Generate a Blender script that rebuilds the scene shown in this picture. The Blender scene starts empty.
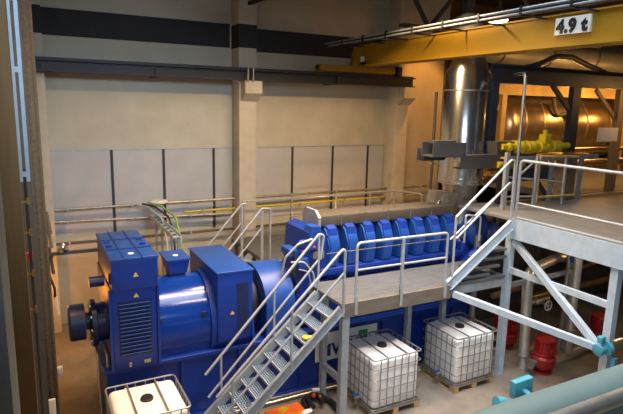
import bpy, bmesh, math, random
from mathutils import Vector, Matrix
random.seed(7)
C = bpy.context.scene.collection
V = Vector
# ------------------------------------------------------------------ materials
def mat(name, col, rough=0.5, metal=0.0, var=0.0, scale=4.0, bump=0.0, bscale=30.0, col2=None, stretch=None, spec=None, coat=0.0):
    m = bpy.data.materials.new(name); m.use_nodes = True
    nt = m.node_tree; b = nt.nodes['Principled BSDF']
    b.inputs['Base Color'].default_value = (*col, 1)
    b.inputs['Roughness'].default_value = rough
    b.inputs['Metallic'].default_value = metal
    if coat: b.inputs['Coat Weight'].default_value = coat
    tc = nt.nodes.new('ShaderNodeTexCoord'); mp = nt.nodes.new('ShaderNodeMapping')
    nt.links.new(tc.outputs['Object'], mp.inputs['Vector'])
    if stretch: mp.inputs['Scale'].default_value = stretch
    n = nt.nodes.new('ShaderNodeTexNoise'); n.inputs['Scale'].default_value = scale
    n.inputs['Detail'].default_value = 5; n.inputs['Roughness'].default_value = 0.6
    nt.links.new(mp.outputs['Vector'], n.inputs['Vector'])
    if var > 0 or col2:
        r = nt.nodes.new('ShaderNodeValToRGB')
        c2 = col2 or tuple(c * (1 - var) for c in col)
        c1 = col if col2 else tuple(min(1, c * (1 + var)) for c in col)
        r.color_ramp.elements[0].color = (*c2, 1); r.color_ramp.elements[0].position = 0.35
        r.color_ramp.elements[1].color = (*c1, 1); r.color_ramp.elements[1].position = 0.65
        nt.links.new(n.outputs['Fac'], r.inputs['Fac']); nt.links.new(r.outputs['Color'], b.inputs['Base Color'])
    if bump > 0:
        n2 = nt.nodes.new('ShaderNodeTexNoise'); n2.inputs['Scale'].default_value = bscale
        nt.links.new(mp.outputs['Vector'], n2.inputs['Vector'])
        bp = nt.nodes.new('ShaderNodeBump'); bp.inputs['Strength'].default_value = bump; bp.inputs['Distance'].default_value = 0.02
        nt.links.new(n2.outputs['Fac'], bp.inputs['Height']); nt.links.new(bp.outputs['Normal'], b.inputs['Normal'])
    return m
def emit(name, col, strength):
    m = mat(name, col); b = m.node_tree.nodes['Principled BSDF']
    b.inputs['Emission Color'].default_value = (*col, 1); b.inputs['Emission Strength'].default_value = strength
    return m
M = dict(
    wall=mat('wall_concrete', (0.50, 0.46, 0.375), .85, 0, .07, 1.3, .15, 18),
    column=mat('column_concrete', (0.52, 0.47, 0.38), .85, 0, .08, 2.0, .15, 18),
    panel=mat('wall_panel_board', (0.45, 0.44, 0.45), .8, 0, .04, 2),
    joint=mat('joint_dark', (0.035, 0.035, 0.04), .7),
    band=mat('dark_band', (0.022, 0.022, 0.025), .8, 0, .1, 3),
    floor=mat('floor_concrete', (0.26, 0.22, 0.175), .55, 0, 0, 1.6, .1, 12, col2=(0.15, 0.13, 0.11)),
    ceil=mat('ceiling_sheet', (0.10, 0.095, 0.09), .8, 0, .05),
    pier=mat('pier_concrete', (0.30, 0.33, 0.34), .9, 0, .12, 5, .3, 25),
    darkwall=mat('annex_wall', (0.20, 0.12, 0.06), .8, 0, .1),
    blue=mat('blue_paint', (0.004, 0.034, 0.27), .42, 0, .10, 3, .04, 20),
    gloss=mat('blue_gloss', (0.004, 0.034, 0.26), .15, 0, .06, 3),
    blue_lit=mat('blue_paint_lit', (0.009, 0.060, 0.31), .4, 0, .08, 3),  # lighter copy of the blue, light from above put into the colour
    dblue=mat('dark_blue_paint', (0.007, 0.018, 0.085), .45, 0, .1, 4),
    galv=mat('galvanised_steel', (0.33, 0.37, 0.41), .5, .35, .12, 9),
    rail=mat('painted_handrail', (0.40, 0.43, 0.46), .42, .25, .06, 6),
    paleblue=mat('pale_blue_steel', (0.42, 0.51, 0.60), .45, .1, .08, 5),
    deck=mat('deck_board', (0.125, 0.135, 0.15), .6, .1, 0, 2.5, 0, 20, col2=(0.07, 0.077, 0.085), stretch=(1, 9, 1)),
    deckp=mat('platform_planks', (0.24, 0.24, 0.24), .6, 0, 0, 2.5, 0, 20, col2=(0.18, 0.17, 0.165), stretch=(6, .7, 1)),
    tan=mat('insulation_tan', (0.085, 0.066, 0.048), .75, 0, .15, 3, .2, 15),
    silver=mat('polished_steel', (0.66, 0.66, 0.66), .22, 1, .06, 3),
    dsteel=mat('weathered_steel', (0.36, 0.33, 0.29), .42, .8, .2, 6),
    pipe=mat('pipe_steel', (0.52, 0.50, 0.47), .33, .85, .1, 5),
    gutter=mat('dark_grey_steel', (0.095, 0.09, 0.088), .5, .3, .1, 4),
    crail=mat('crane_rail_paint', (0.020, 0.020, 0.026), .55, .1, .1, 3),
    yellow=mat('crane_yellow', (0.32, 0.175, 0.002), .6, 0, .05, 2),
    vyel=mat('valve_yellow', (0.60, 0.47, 0.012), .45, 0, .1, 6),
    black=mat('black_rubber', (0.012, 0.012, 0.013), .5),
    cable=mat('black_cable', (0.02, 0.02, 0.02), .5),
    gcable=mat('green_yellow_cable', (0.25, 0.45, 0.08), .5),
    red=mat('red_paint', (0.30, 0.012, 0.012), .4, 0, .12, 6),
    white=mat('white_plastic', (0.84, 0.82, 0.80), .45, 0, .04, 4),
    cage=mat('cage_steel', (0.30, 0.30, 0.30), .45, .6, .1, 10),
    wood=mat('pallet_wood', (0.42, 0.28, 0.15), .8, 0, .2, 6),
    sign=mat('white_sign', (0.72, 0.72, 0.70), .5),
    ink=mat('navy_ink', (0.01, 0.02, 0.16), .5),
    dink=mat('black_ink', (0.012, 0.012, 0.02), .5),
    green=mat('green_ink', (0.02, 0.22, 0.08), .5),
    warn=mat('warning_yellow', (0.80, 0.58, 0.03), .5),
    sodium_pier=mat('sodium_tinted_pier', (0.24, 0.13, 0.045), .7, 0, .15, 3, .1, 10, stretch=(4, 4, .3)),  # left pier strip; the sodium light on it is put into this brown
    umber=mat('umber_paint', (0.22, 0.15, 0.08), .55, 0, .1, 4),
    grating=mat('grating_steel', (0.20, 0.29, 0.40), .5, .2, .1, 8),
    bsteel=mat('bright_pipe_steel', (0.62, 0.61, 0.58), .36, .7, .08, 5),
    fascia=mat('weathered_fascia', (0.155, 0.13, 0.105), .7, 0, .15, 4, stretch=(1, 1, 3)),
    gduct=mat('grey_duct', (0.22, 0.22, 0.22), .5, .35, .1, 3),
    turq=mat('turquoise_paint', (0.115, 0.17, 0.17), .45, 0, .05, 2),
    turq2=mat('bright_turquoise_paint', (0.06, 0.28, 0.37), .4, 0, .08, 4),
    orange=mat('orange_plastic', (0.85, 0.16, 0.015), .5, 0, .08, 5),
    brown=mat('perforated_sodium_tinted_steel', (0.19, 0.135, 0.08), .6, .2, .15, 25, .3, 60),  # steel column; its brown carries the sodium light
    dbeam=mat('dark_blue_steel', (0.035, 0.045, 0.062), .5, .3, .1, 4),
    ochre=mat('ochre_paint', (0.55, 0.36, 0.12), .55, 0, .1, 4),
    tank=mat('gold_lit_steel', (0.55, 0.42, 0.26), .30, .95, .12, 2),  # steel with the golden lamp light put into its colour
    lamp=emit('lamp_glow', (1.0, .86, .55), 7),
    brass=mat('brass', (0.42, 0.29, 0.10), .35, .9),
    redcap=mat('red_cap', (0.6, 0.03, 0.02), .4),
    redblue=mat('blue_handle', (0.03, 0.10, 0.5), .4),
)
# ------------------------------------------------------------------ mesh helpers
ORG = {}
def fillet(pts, rb, seg=5, closed=False):
    pts = [V(p) for p in pts]; out = []; n = len(pts)
    for i, p in enumerate(pts):
        if (i == 0 or i == n - 1) and not closed: out.append(p); continue
        a = pts[i - 1]; b = pts[(i + 1) % n]
        da = (a - p); db = (b - p); la, lb = da.length, db.length
        da.normalize(); db.normalize()
        ang = da.angle(db)
        if ang > math.pi - .02 or rb <= 0: out.append(p); continue
        d = min(rb / math.tan(ang / 2), la * .49, lb * .49)
        s, e = p + da * d, p + db * d
        for k in range(seg + 1):
            t = k / seg
            out.append((1 - t) ** 2 * s + 2 * t * (1 - t) * p + t * t * e)
    return out
class MB:
    def __init__(s): s.bm = bmesh.new(); s.sm = []
    def box(s, c, size, rot=None, bevel=0.0):
        r = bmesh.ops.create_cube(s.bm, size=1.0)
        mtx = Matrix.Translation(V(c)) @ (rot.to_4x4() if rot else Matrix.Identity(4)) @ Matrix.Diagonal((*size, 1))
        bmesh.ops.transform(s.bm, matrix=mtx, verts=r['verts'])
        if bevel:
            es = list({e for v in r['verts'] for e in v.link_edges})
            bmesh.ops.bevel(s.bm, geom=es, offset=bevel, segments=3, affect='EDGES', profile=.5)
        return s
    def b(s, x0, x1, y0, y1, z0, z1, bevel=0.0):
        return s.box(((x0+x1)/2, (y0+y1)/2, (z0+z1)/2), (abs(x1-x0), abs(y1-y0), abs(z1-z0)), None, bevel)
    def bar(s, p, q, w, h, up=(0, 0, 1), bevel=0.0):
        p, q = V(p), V(q); d = q - p; x = d.normalized(); u = V(up)
        y = u.cross(x)
        if y.length < 1e-4: y = V((0, 1, 0)).cross(x)
        y.normalize(); z = x.cross(y)
        return s.box((p + q) / 2, (d.length, w, h), Matrix((x, y, z)).transposed(), bevel)
    def ring(s, c, t, r, n, ref):
        t = V(t).normalized(); u = ref - t * ref.dot(t)
        if u.length < 1e-5: u = t.orthogonal()
        u.normalize(); w = t.cross(u)
        return [s.bm.verts.new(V(c) + (u * math.cos(2*math.pi*k/n) + w * math.sin(2*math.pi*k/n)) * r) for k in range(n)], u
    def skin(s, rings, caps=(True, True), closed=False):
        n = len(rings[0]); prs = list(zip(rings, rings[1:])) + ([(rings[-1], rings[0])] if closed else [])
        for a, b in prs:
            for k in range(n):
                f = s.bm.faces.new((a[k], a[(k+1) % n], b[(k+1) % n], b[k])); f.smooth = True
        if not closed:
            if caps[0]: s.bm.faces.new(rings[0][::-1])
            if caps[1]: s.bm.faces.new(rings[-1])
    def tube(s, pts, r, n=10, rb=0.0, closed=False):
        pts = fillet(pts, rb, 5, closed); m = len(pts); rings = []; ref = None
        for i, p in enumerate(pts):
            if closed: t = (pts[(i+1) % m] - pts[i-1])
            else: t = (pts[min(i+1, m-1)] - pts[max(i-1, 0)])
            if ref is None: ref = t.normalized().orthogonal()
            rg, ref = s.ring(p, t, r, n, ref); rings.append(rg)
        s.skin(rings, closed=closed); return s
    def lathe(s, o, d, prof, n=28):      # prof: (distance along d, radius)
        o, d = V(o), V(d).normalized(); ref = d.orthogonal(); rings = []
        for h, r in prof:
            rg, _ = s.ring(o + d * h, d, max(r, 1e-4), n, ref); rings.append(rg)
        s.skin(rings); return s
    def cyl(s, p, q, r, r2=None, n=20):
        p, q = V(p), V(q); return s.lathe(p, q - p, [(0, r), ((q-p).length, r if r2 is None else r2)], n)
    def prism(s, pts, axis, a, b):       # pts 2-D polygon in the two other axes (x,y,z order)
        def P(u, v, w): return {'x': (w, u, v), 'y': (u, w, v), 'z': (u, v, w)}[axis]
        A = [s.bm.verts.new(P(u, v, a)) for u, v in pts]; B = [s.bm.verts.new(P(u, v, b)) for u, v in pts]
        n = len(pts)
        for k in range(n): s.bm.faces.new((A[k], A[(k+1) % n], B[(k+1) % n], B[k]))
        s.bm.faces.new(A[::-1]); s.bm.faces.new(B); return s
    def sphere(s, c, r, sc=(1, 1, 1)):
        q = bmesh.ops.create_uvsphere(s.bm, u_segments=16, v_segments=10, radius=r)
        bmesh.ops.transform(s.bm, matrix=Matrix.Translation(V(c)) @ Matrix.Diagonal((*sc, 1)), verts=q['verts'])
        for v in q['verts']:
            for f in v.link_faces: f.smooth = True
        return s
    def build(s, name, material, parent=None, loc=None):
        bmesh.ops.recalc_face_normals(s.bm, faces=s.bm.faces)
        me = bpy.data.meshes.new(name); 
        o = bpy.data.objects.new(name, me); C.objects.link(o)
        if parent is not None:
            org = ORG[parent.name]; o.parent = parent
        else:
            vs = [v.co for v in s.bm.verts]
            org = V(loc) if loc else V((sum(v.x for v in vs)/len(vs), sum(v.y for v in vs)/len(vs), min(v.z for v in vs)))
            o.location = org
        bmesh.ops.translate(s.bm, verts=s.bm.verts, vec=-org)
        s.bm.to_mesh(me); s.bm.free(); me.set_sharp_from_angle(angle=math.radians(40)); me.materials.append(material if not isinstance(material, str) else M[material])
        ORG[o.name] = org
        return o
def tag(o, label, cat, group=None):
    o['label'] = label; o['category'] = cat
    if group: o['group'] = group
    return o
def thing(name, label, cat, loc, group=None):
    o = bpy.data.objects.new(name, None); C.objects.link(o); o.location = loc; o.empty_display_size = .2
    ORG[o.name] = V(loc); return tag(o, label, cat, group)
def struct(o): o['kind'] = 'structure'; return o
def dup(root, loc, label, group=None, swap=None):
    def cp(o, par):
        c = o.copy(); C.objects.link(c); ORG[c.name] = V(loc)
        if par: c.parent = par
        for ch in [x for x in C.objects if x.parent == o]: cp(ch, c)
        return c
    r = cp(root, None); r.location = loc; r['label'] = label
    if group: r['group'] = group
    return r
def text(s, size, origin, xdir, ydir, material, parent, name='lettering', bold=.0, depth=.004, sx=1.0):
    cu = bpy.data.curves.new('t', 'FONT'); cu.body = s; cu.size = size; cu.extrude = depth; cu.offset = bold; cu.space_character = 1.0 + bold*5
    t = bpy.data.objects.new('t', cu); C.objects.link(t); bpy.context.view_layer.update()
    me = bpy.data.meshes.new_from_object(t.evaluated_get(bpy.context.evaluated_depsgraph_get()))
    bpy.data.objects.remove(t); bpy.data.curves.remove(cu)
    x, y = V(xdir), V(ydir); z = x.cross(y)
    mx = Matrix((x * sx, y, z)).transposed().to_4x4(); mx.translation = V(origin) - ORG[parent.name]
    me.transform(mx); me.materials.clear(); me.materials.append(M[material]); me.name = name
    o = bpy.data.objects.new(name, me); C.objects.link(o); o.parent = parent; ORG[o.name] = ORG[parent.name]
    return o
# ------------------------------------------------------------------ setting
def S(name, mb, m): return struct(mb.build(name, m))
S('floor', MB().b(-.6, 22, -4, 20.2, -.2, 0), 'floor')
S('ceiling', MB().b(-.6, 22, -4, 20.2, 10.6, 10.8), 'ceil')
wb = S('wall_back', MB().b(-.6, 13.0, 14.8, 15.0, 0, 10.6), 'wall')
S('wall_left', MB().b(-.6, -.25, -4, 14.8, 0, 10.6), 'wall')
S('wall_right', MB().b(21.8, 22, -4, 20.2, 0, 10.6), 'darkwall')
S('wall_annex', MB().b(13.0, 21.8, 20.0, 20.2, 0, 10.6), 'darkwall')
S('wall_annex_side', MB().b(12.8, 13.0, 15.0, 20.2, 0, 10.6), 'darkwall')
S('floor_upper', MB().b(13.0, 21.8, 9.6, 20.0, 3.35, 3.55), 'deckp')
# dark painted strip that runs round the wall
S('trim_1', MB().b(.48, 5.17, 14.785, 14.8, 7.30, 7.93), 'band')
S('trim_2', MB().b(5.74, 10.5, 14.785, 14.8, 7.24, 7.87), 'band')
# board panels with dark joints
jx = [1.93, 3.26, 4.66, 7.13, 8.54, 9.86]
edges = [.45, 1.93, 3.26, 4.66, 5.16, None, 5.73, 7.13, 8.54, 9.86, 10.48]
for a, b in zip(edges, edges[1:]):
    if a is None or b is None: continue
    MB().b(a + .02, b - .02, 14.765, 14.8, 2.45, 4.52).build('wall_panel', 'panel', wb)
for x in jx:
    MB().b(x - .035, x + .035, 14.75, 14.8, 2.25, 4.54).build('joint_strip', 'joint', wb)
MB().b(.45, 10.5, 14.76, 14.8, 4.52, 4.55).build('panel_cap', 'galv', wb)
# concrete columns with corbels
def column(n, x0, x1, corb):
    o = S('trim_%d' % n, MB().b(x0, x1, 14.2, 14.8, 0, 10.6, .02), 'column')
    MB().b(x0 - .004, x1 + .004, 14.192, 14.8, 7.27, 7.88).build('painted_band', 'band', o)
    if corb:
        MB().prism([(13.88, 6.40), (14.2, 6.40), (14.2, 5.85), (13.88, 6.07)], 'x', x0 + .06, x1 + .04).build('corbel', 'column', o)
    return o
column(3, .27, .48, False); column(4, 5.22, 5.73, True); column(5, 10.50, 10.98, True)
# left wall piers seen edge-on
S('trim_7', MB().b(-.25, -.135, 2.6, 3.3, 0, 10.6), 'pier')
S('trim_8', MB().b(-.25, -.06, 4.3, 4.6, 0, 10.6), 'sodium_pier')
# ------------------------------------------------------------------ left wall fittings
o = thing('perforated_column', 'sodium-tinted perforated steel column on the left wall, left of the generator', 'column', (0, 9.4, 0))
MB().b(-.25, .165, 9.3, 9.62, 0, 10.55).build('web', 'brown', o)
MB().b(.165, .20, 9.28, 9.64, 0, 10.55).build('flange', 'brown', o)
m = MB()
for i in range(120): m.b(.07, .085, 9.288, 9.30, .3 + i*.085, .335 + i*.085)
m.build('perforation_strip', 'gutter', o)['kind'] = 'stuff'
tag(MB().b(-.25, .036, 8.85, 9.2, 0, 10.55).build('cable_duct', 'gutter'), 'dark vertical cable duct beside the perforated column on the left wall', 'cable duct')
o = thing('cable_ladder', 'pale blue-grey vertical cable ladder high at the left edge', 'cable ladder', (-.04, 6.0, 5.0))
MB().b(-.085, -.052, 5.96, 6.04, 5.0, 10.5).build('stile', 'paleblue', o)
MB().b(-.022, .012, 5.96, 6.04, 5.0, 10.5).build('stile', 'paleblue', o)
for z in (5.05, 6.05, 6.7, 7.35, 8.0): MB().b(-.085, .012, 5.95, 5.99, z, z + .05).build('rung', 'paleblue', o)
MB().b(-.25, -.08, 5.97, 6.03, 5.6, 5.66).b(-.25, -.08, 5.97, 6.03, 8.4, 8.46).build('wall_bracket', 'galv', o)
for i, (z, lb) in enumerate(((4.62, 'upper brass cable clip on the left wall under the cable ladder'), (4.25, 'middle brass cable clip on the left wall, below its twin'), (3.75, 'lower brass cable clip near the red tag on left wall'), (3.3, 'lowest brass cable clip on the left wall'))):
    m = MB().b(-.25, -.03, 6.96, 7.0, z, z+.02).b(-.045, -.012, 6.94, 7.0, z-.02, z+.05)
    tag(m.build('cable_clip', 'brass'), lb, 'clip', 'cable clips on the left wall')
tag(MB().tube([(-.045, 7.02, 0), (-.045, 7.02, 5.0)], .018).build('riser_cable', 'cable'), 'thin black riser cable running down through the brass clips', 'cable')
tag(MB().b(-.25, -.02, 7.2, 7.25, 3.85, 3.95).build('red_tag', 'redcap'), 'small red tag on the left wall between two brass clips', 'tag')
# white upright and wall sensor low on the left
tag(MB().b(-.25, .14, 9.1, 9.16, 0, .95, .01).build('door_jamb', 'white'), 'short cream upright at the bottom left beside the dark cable duct', 'upright')
o = tag(MB().b(.20, .29, 9.42, 9.52, 1.18, 1.33, .01).build('wall_socket', 'white'), 'small cream socket low on the perforated column', 'socket')
# small lamp on arm
o = thing('work_lamp', 'small silver lamp on a wall arm left of the generator', 'lamp', (.53, 12.5, 2.55))
MB().lathe((.55, 12.5, 2.55), (0, 0, 1), [(0, .11), (.06, .11), (.08, .07), (.16, .06), (.2, .02)]).build('lamp_head', 'silver', o)
MB().b(-.25, 1.3, 12.45, 12.53, 2.49, 2.55).build('arm', 'gutter', o)
MB().tube([(.33, 12.4, 2.5), (.24, 12.3, 2.4), (.24, 12.3, 2.1), (.32, 12.3, 1.8), (.32, 12.3, 1.6)], .03, 8, .1).build('lamp_cable', 'cable', o)
MB().tube([(.34, 12.28, 1.62), (.36, 12.28, 1.2)], .03, 8).build('connector', 'white', o)
# ------------------------------------------------------------------ crane
o = thing('crane_rail', 'long dark steel crane rail beam along the back wall on corbels', 'beam', (5.6, 14.05, 6.36))
MB().b(.2, 10.98, 13.9, 14.2, 6.41, 6.44).b(.2, 10.98, 13.9, 14.2, 6.66, 6.70).b(.2, 10.98, 14.03, 14.07, 6.44, 6.66).build('i_beam', 'crail', o)
MB().b(.2, 10.98, 14.02, 14.08, 6.70, 6.74).build('running_rail', 'crail', o)
for x in (.45, 3.0, 8.2): MB().b(x - .05, x + .05, 13.95, 14.8, 6.40, 6.62).build('wall_bracket', 'crail', o)
MB().tube([(5.35, 13.88, 6.36), (5.35, 13.86, 6.72)], .03).tube([(5.5, 13.88, 6.36), (5.5, 13.86, 6.72)], .03).build('clamp_bolt', 'dsteel', o)
o = thing('bridge_crane', 'yellow overhead bridge crane girder marked 4.9t crossing top right', 'crane', (8.95, 9.5, 6.74))
MB().b(8.80, 8.83, 3.0, 13.95, 6.97, 7.5).b(9.10, 9.13, 3.0, 13.95, 6.97, 7.5).b(8.76, 9.17, 3.0, 14.0, 7.5, 7.53).b(8.72, 9.21, 3.0, 13.7, 6.94, 6.97).build('girder', 'yellow', o)
MB().prism([(8.62, 6.94), (9.3, 6.94), (9.17, 7.53), (8.76, 7.53)], 'y', 13.9, 14.08).build('end_plate', 'yellow', o)
MB().b(7.56, 10.2, 13.92, 14.18, 6.77, 6.95, .015).build('end_carriage', 'yellow', o)
for x in (7.9, 9.9): MB().cyl((x, 14.0, 6.80), (x, 14.1, 6.80), .06).build('wheel', 'dsteel', o)
MB().b(7.5, 7.56, 14.0, 14.1, 6.82, 6.92).b(10.2, 10.26, 14.0, 14.1, 6.82, 6.92).build('buffer', 'black', o)
MB().b(10.27, 10.45, 13.9, 14.15, 6.74, 7.0, .02).build('travel_motor', 'black', o)
MB().tube([(8.75, 13.6, 7.02), (8.72, 13.5, 6.98), (8.72, 13.4, 7.0)], .05).build('limit_switch', 'black', o)
MB().b(8.70, 8.78, 13.5, 13.6, 7.05, 7.2).build('switch_plate', 'white', o)
MB().b(8.76, 8.80, 6.39, 7.11, 7.155, 7.455).build('load_sign', 'sign', o)['label'] = 'white plate reading 4.9t'
sg = [c for c in C.objects if c.name == 'load_sign'][0]
text('4.9 t', .31, (8.757, 7.07, 7.195), (0, -1, 0), (0, 0, 1), 'dink', sg, 'lettering', .02, .003, .97)
ft = MB().tube([(8.12, 3.0, 7.6), (8.12, 14.7, 7.6)], .022, 8).tube([(8.12, 3.0, 7.52), (8.12, 14.5, 7.52)], .022, 8).build('festoon_track', 'galv', o)
MB().b(8.16, 8.32, 3.0, 13.4, 7.5, 7.62).build('cable_channel', 'crail', o)
for i in range(10):
    y = 4.2 + i*1.05
    MB().b(8.08, 8.82, y - .02, y + .02, 7.47, 7.50).b(8.09, 8.15, y - .03, y + .03, 7.49, 7.65).build('track_bracket', 'crail', o)
# roof truss, added light shade, pendant lamp
o = thing('roof_truss', 'dark V-braced steel roof truss behind the yellow crane', 'truss', (10.4, 12, 7.9))
MB().b(8.9, 17, 11.9, 12.1, 7.86, 7.95).build('bottom_chord', 'gutter', o)
MB().b(8.9, 17, 11.9, 12.1, 10.45, 10.6).build('top_chord', 'gutter', o)
for x0, x1 in ((9.8, 7.9), (9.85, 12.2), (14.2, 12.2), (14.2, 16.5)): MB().bar((x0, 12, 7.93), (x1, 12, 10.5), .09, .09).build('brace', 'gutter', o)
MB().b(11.2, 11.5, 12.1, 12.3, 7.95, 10.5).build('post', 'gutter', o)
o = thing('wall_light_shade', 'long added light shade hung from the ceiling over the engine', 'lamp', (6.2, 9.5, 8.2))  # added out of view; its lip cuts light off the upper back wall
MB().b(3.9, 7.9, 9.40, 9.60, 8.36, 8.40).b(3.9, 7.9, 9.79, 9.80, 8.20, 8.40).b(3.9, 7.9, 9.20, 9.21, 8.20, 8.40).b(3.9, 7.9, 9.2, 9.8, 8.39, 8.41).build('cutoff_shade', 'gutter', o)
for x in (4.2, 5.9, 7.6): MB().tube([(x, 9.5, 8.4), (x, 9.5, 10.6)], .015, 6).build('suspension_rod', 'gutter', o)
o = thing('pendant_lamp', 'glowing oval pendant lamp above the yellow crane', 'lamp', (12.4, 12.4, 8.3))
MB().lathe((12.75, 12.4, 8.42), (0, 0, 1), [(0, .3), (.05, .29), (.14, .12), (.3, .06)]).build('housing', 'gutter', o)
MB().lathe((12.75, 12.4, 8.30), (0, 0, 1), [(0, .05), (.04, .24), (.12, .3)]).build('diffuser', 'lamp', o)
MB().tube([(12.75, 12.4, 8.7), (12.75, 12.4, 10.6)], .015, 6).build('suspension_rod', 'gutter', o)
o = tag(MB().bar((5.72, 13.4, 8.48), (7.1, 13.4, 8.95), .06, .12).bar((7.1, 13.4, 8.9), (7.1, 13.4, 10.6), .06, .1).bar((5.72, 13.4, 8.48), (5.5, 14.2, 8.42), .06, .1).build('ceiling_strut', 'crail'), 'dark sloping strut by the top of the middle concrete column', 'strut')
# ------------------------------------------------------------------ wall pipes and cables
for (z0, z1, y, r, lab, x0, x1, mt, name, cat) in (
    (3.10, 3.13, 14.5, .035, 'upper grey cable conduit along the back wall behind the generator', .3, 12.2, 'dsteel', 'wall_conduit', 'conduit'),
    (2.80, 2.68, 14.5, .035, 'lower grey conduit under the upper one, behind the blue generator', .3, 5.1, 'dsteel', 'wall_conduit', 'conduit'),
    (2.81, 2.84, 14.55, .03, 'yellow pipe along the back wall right of the cable tray', 3.75, 12.0, 'vyel', 'yellow_pipe', 'pipe'),
    (2.22, 2.22, 14.55, .035, 'lowest dark conduit along the back wall near the wall lamp', .3, 9.0, 'gutter', 'wall_conduit', 'conduit')):
    m = MB().tube([(x0, y, z0), (x1, y, z1)], r, 8)
    if x0 < 1: m.tube([(x0 + .02, y, z0), (x0 + .02, y - 2.4, z0 - .02)], r, 8)
    p = m.build(name, mt); tag(p, lab, cat)
    for k in range(int((x1 - x0) / 1.6) + 1):
        x = x0 + .5 + k * 1.55
        if x > x1: break
        t = (x - x0) / (x1 - x0); z = z0 + (z1 - z0) * t
        MB().b(x - .02, x + .02, y - .02, 14.8, z - .055, z - .03).b(x - .025, x + .025, y - .045, y + .045, z - .04, z + .04).build('pipe_bracket', 'galv', p)
o = thing('cable_tray', 'pale grey slotted cable tray running from the wall to the generator', 'cable tray', (2.8, 12.7, 0))
m = MB().b(2.72, 2.88, 11.6, 14.2, 2.85, 2.865).b(2.705, 2.72, 11.6, 14.2, 2.82, 2.92).b(2.88, 2.895, 11.6, 14.2, 2.82, 2.92)
m.build('channel', 'paleblue', o)
for i in range(7): MB().b(2.76, 2.84, 11.75 + i*.33, 11.91 + i*.33, 2.866, 2.872).build('slot', 'joint', o)
for y in (11.75, 13.4):
    for x in (2.73, 2.87): MB().b(x - .025, x + .025, y - .025, y + .025, 0, 2.84).build('support_leg', 'galv', o)
MB().b(2.72, 2.88, 11.72, 11.78, 2.0, 2.05).b(2.72, 2.88, 11.72, 11.78, 1.2, 1.25).build('rung', 'galv', o)
for k, (dx, mt, nm, lb) in enumerate(((0, 'gcable', 'earth_cable', 'green and yellow earth cable looping down beside the cable tray'), (-.16, 'cable', 'power_cable', 'black power cable looping off the cable tray end'), (-.34, 'paleblue', 'power_cable', 'grey power cable hanging left of the black one at cable tray'))):
    tag(MB().tube([(2.75 + dx, 14.4, 3.14), (3.0 + dx, 14.0, 3.12), (3.2 + dx, 13.3, 2.95), (3.22 + dx, 12.9, 2.4), (3.18 + dx, 12.7, 1.6), (3.15 + dx, 12.6, .0)], .025, 8, .3).build(nm, mt), lb, 'cable')
tag(MB().lathe((3.0, 14.3, 3.16), (0, 0, 1), [(0, .22), (.04, .24), (.07, .2)]).build('cable_coil', 'white'), 'flat white cable coil lying on the upper conduit above cable tray', 'coil')
# ------------------------------------------------------------------ base frame and generator
o = thing('base_frame', 'long dark blue steel base frame carrying generator and engine', 'frame', (5, 9.9, 0))
MB().b(.95, 9.35, 9.1, 10.7, 0, 1.22).build('skid', 'blue', o)
MB().b(.9, 9.4, 9.02, 9.25, 1.22, 1.30, .01).b(.9, 9.4, 10.55, 10.78, 1.22, 1.30, .01).b(.9, 9.4, 9.25, 10.55, 1.20, 1.28).build('top_flange', 'blue', o)
MB().b(.9, 9.4, 9.02, 9.15, .0, .08).build('bottom_flange', 'blue', o)
for x in (2.2, 3.3, 4.6, 6.6, 7.6, 8.6): MB().b(x, x + .03, 9.03, 9.1, .08, 1.22).build('rib', 'blue', o)
sg = MB().b(4.95, 6.45, 9.01, 9.03, .60, 1.20).build('name_sign', 'sign', o); sg['label'] = 'white sign with navy letters'
text('MWM', .36, (5.02, 9.008, .70), (1, 0, 0), (0, 0, 1), 'ink', sg, 'lettering', .014, .003, 1.05)
MB().b(5.98, 6.2, 9.0, 9.01, .93, 1.12).build('green_mark', 'green', sg)
g = thing('generator', 'blue generator with louvred box and round body at left end of base frame', 'generator', (2.3, 9.9, 1.28))
MB().lathe((1.7, 9.9, 1.72), (1, 0, 0), [(0, .83), (1.08, .83)], 64).build('stator_body', 'gloss', g)
MB().b(1.6, 3.6, 9.15, 10.65, 1.28, 1.5).build('foot', 'blue', g)
vb = MB().b(1.06, 1.80, 8.98, 10.85, 1.30, 2.72, .015).build('vent_housing', 'blue', g)
m = MB().b(1.16, 1.70, 8.965, 8.985, 1.52, 2.5)
m.build('louver_frame', 'dblue', vb)
m = MB()
for i in range(14): m.box((1.43, 8.955, 1.57 + i*.068), (.5, .05, .012), Matrix.Rotation(math.radians(-35), 3, 'X'))
m.build('louver_slats', 'blue_lit', vb)
for x in (1.02, 1.80): MB().b(x, x + .04, 8.95, 9.03, 1.3, 2.72).build('corner_post', 'blue', vb)
MB().b(1.3, 1.34, 8.94, 8.98, 1.34, 1.42).build('drain_fitting', 'dsteel', vb)
MB().b(1.55, 1.66, 8.95, 8.98, 1.36, 1.42).build('drain_plate', 'dsteel', vb)
lid = MB().b(1.08, 1.82, 8.93, 10.85, 2.72, 3.22, .01).build('terminal_box', 'blue', g)
MB().b(1.065, 1.835, 8.90, 10.88, 3.22, 3.275, .01).build('box_lid', 'blue_lit', lid)
m = MB()
for x in (1.29, 1.57): m.b(x - .012, x + .012, 8.9, 10.9, 3.275, 3.29)
for y in (9.5, 10.2): m.b(1.07, 1.83, y - .015, y + .015, 3.275, 3.29)
for x, y in ((1.15, 9.7), (1.72, 9.7), (1.15, 10.0), (1.72, 10.05)): m.b(x - .05, x + .05, y - .02, y + .02, 3.275, 3.31)
m.build('lid_ribs', 'blue', lid)
MB().lathe((1.43, 9.15, 3.275), (0, 0, 1), [(0, .05), (.01, .05)]).build('lid_label', 'white', lid)
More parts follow.
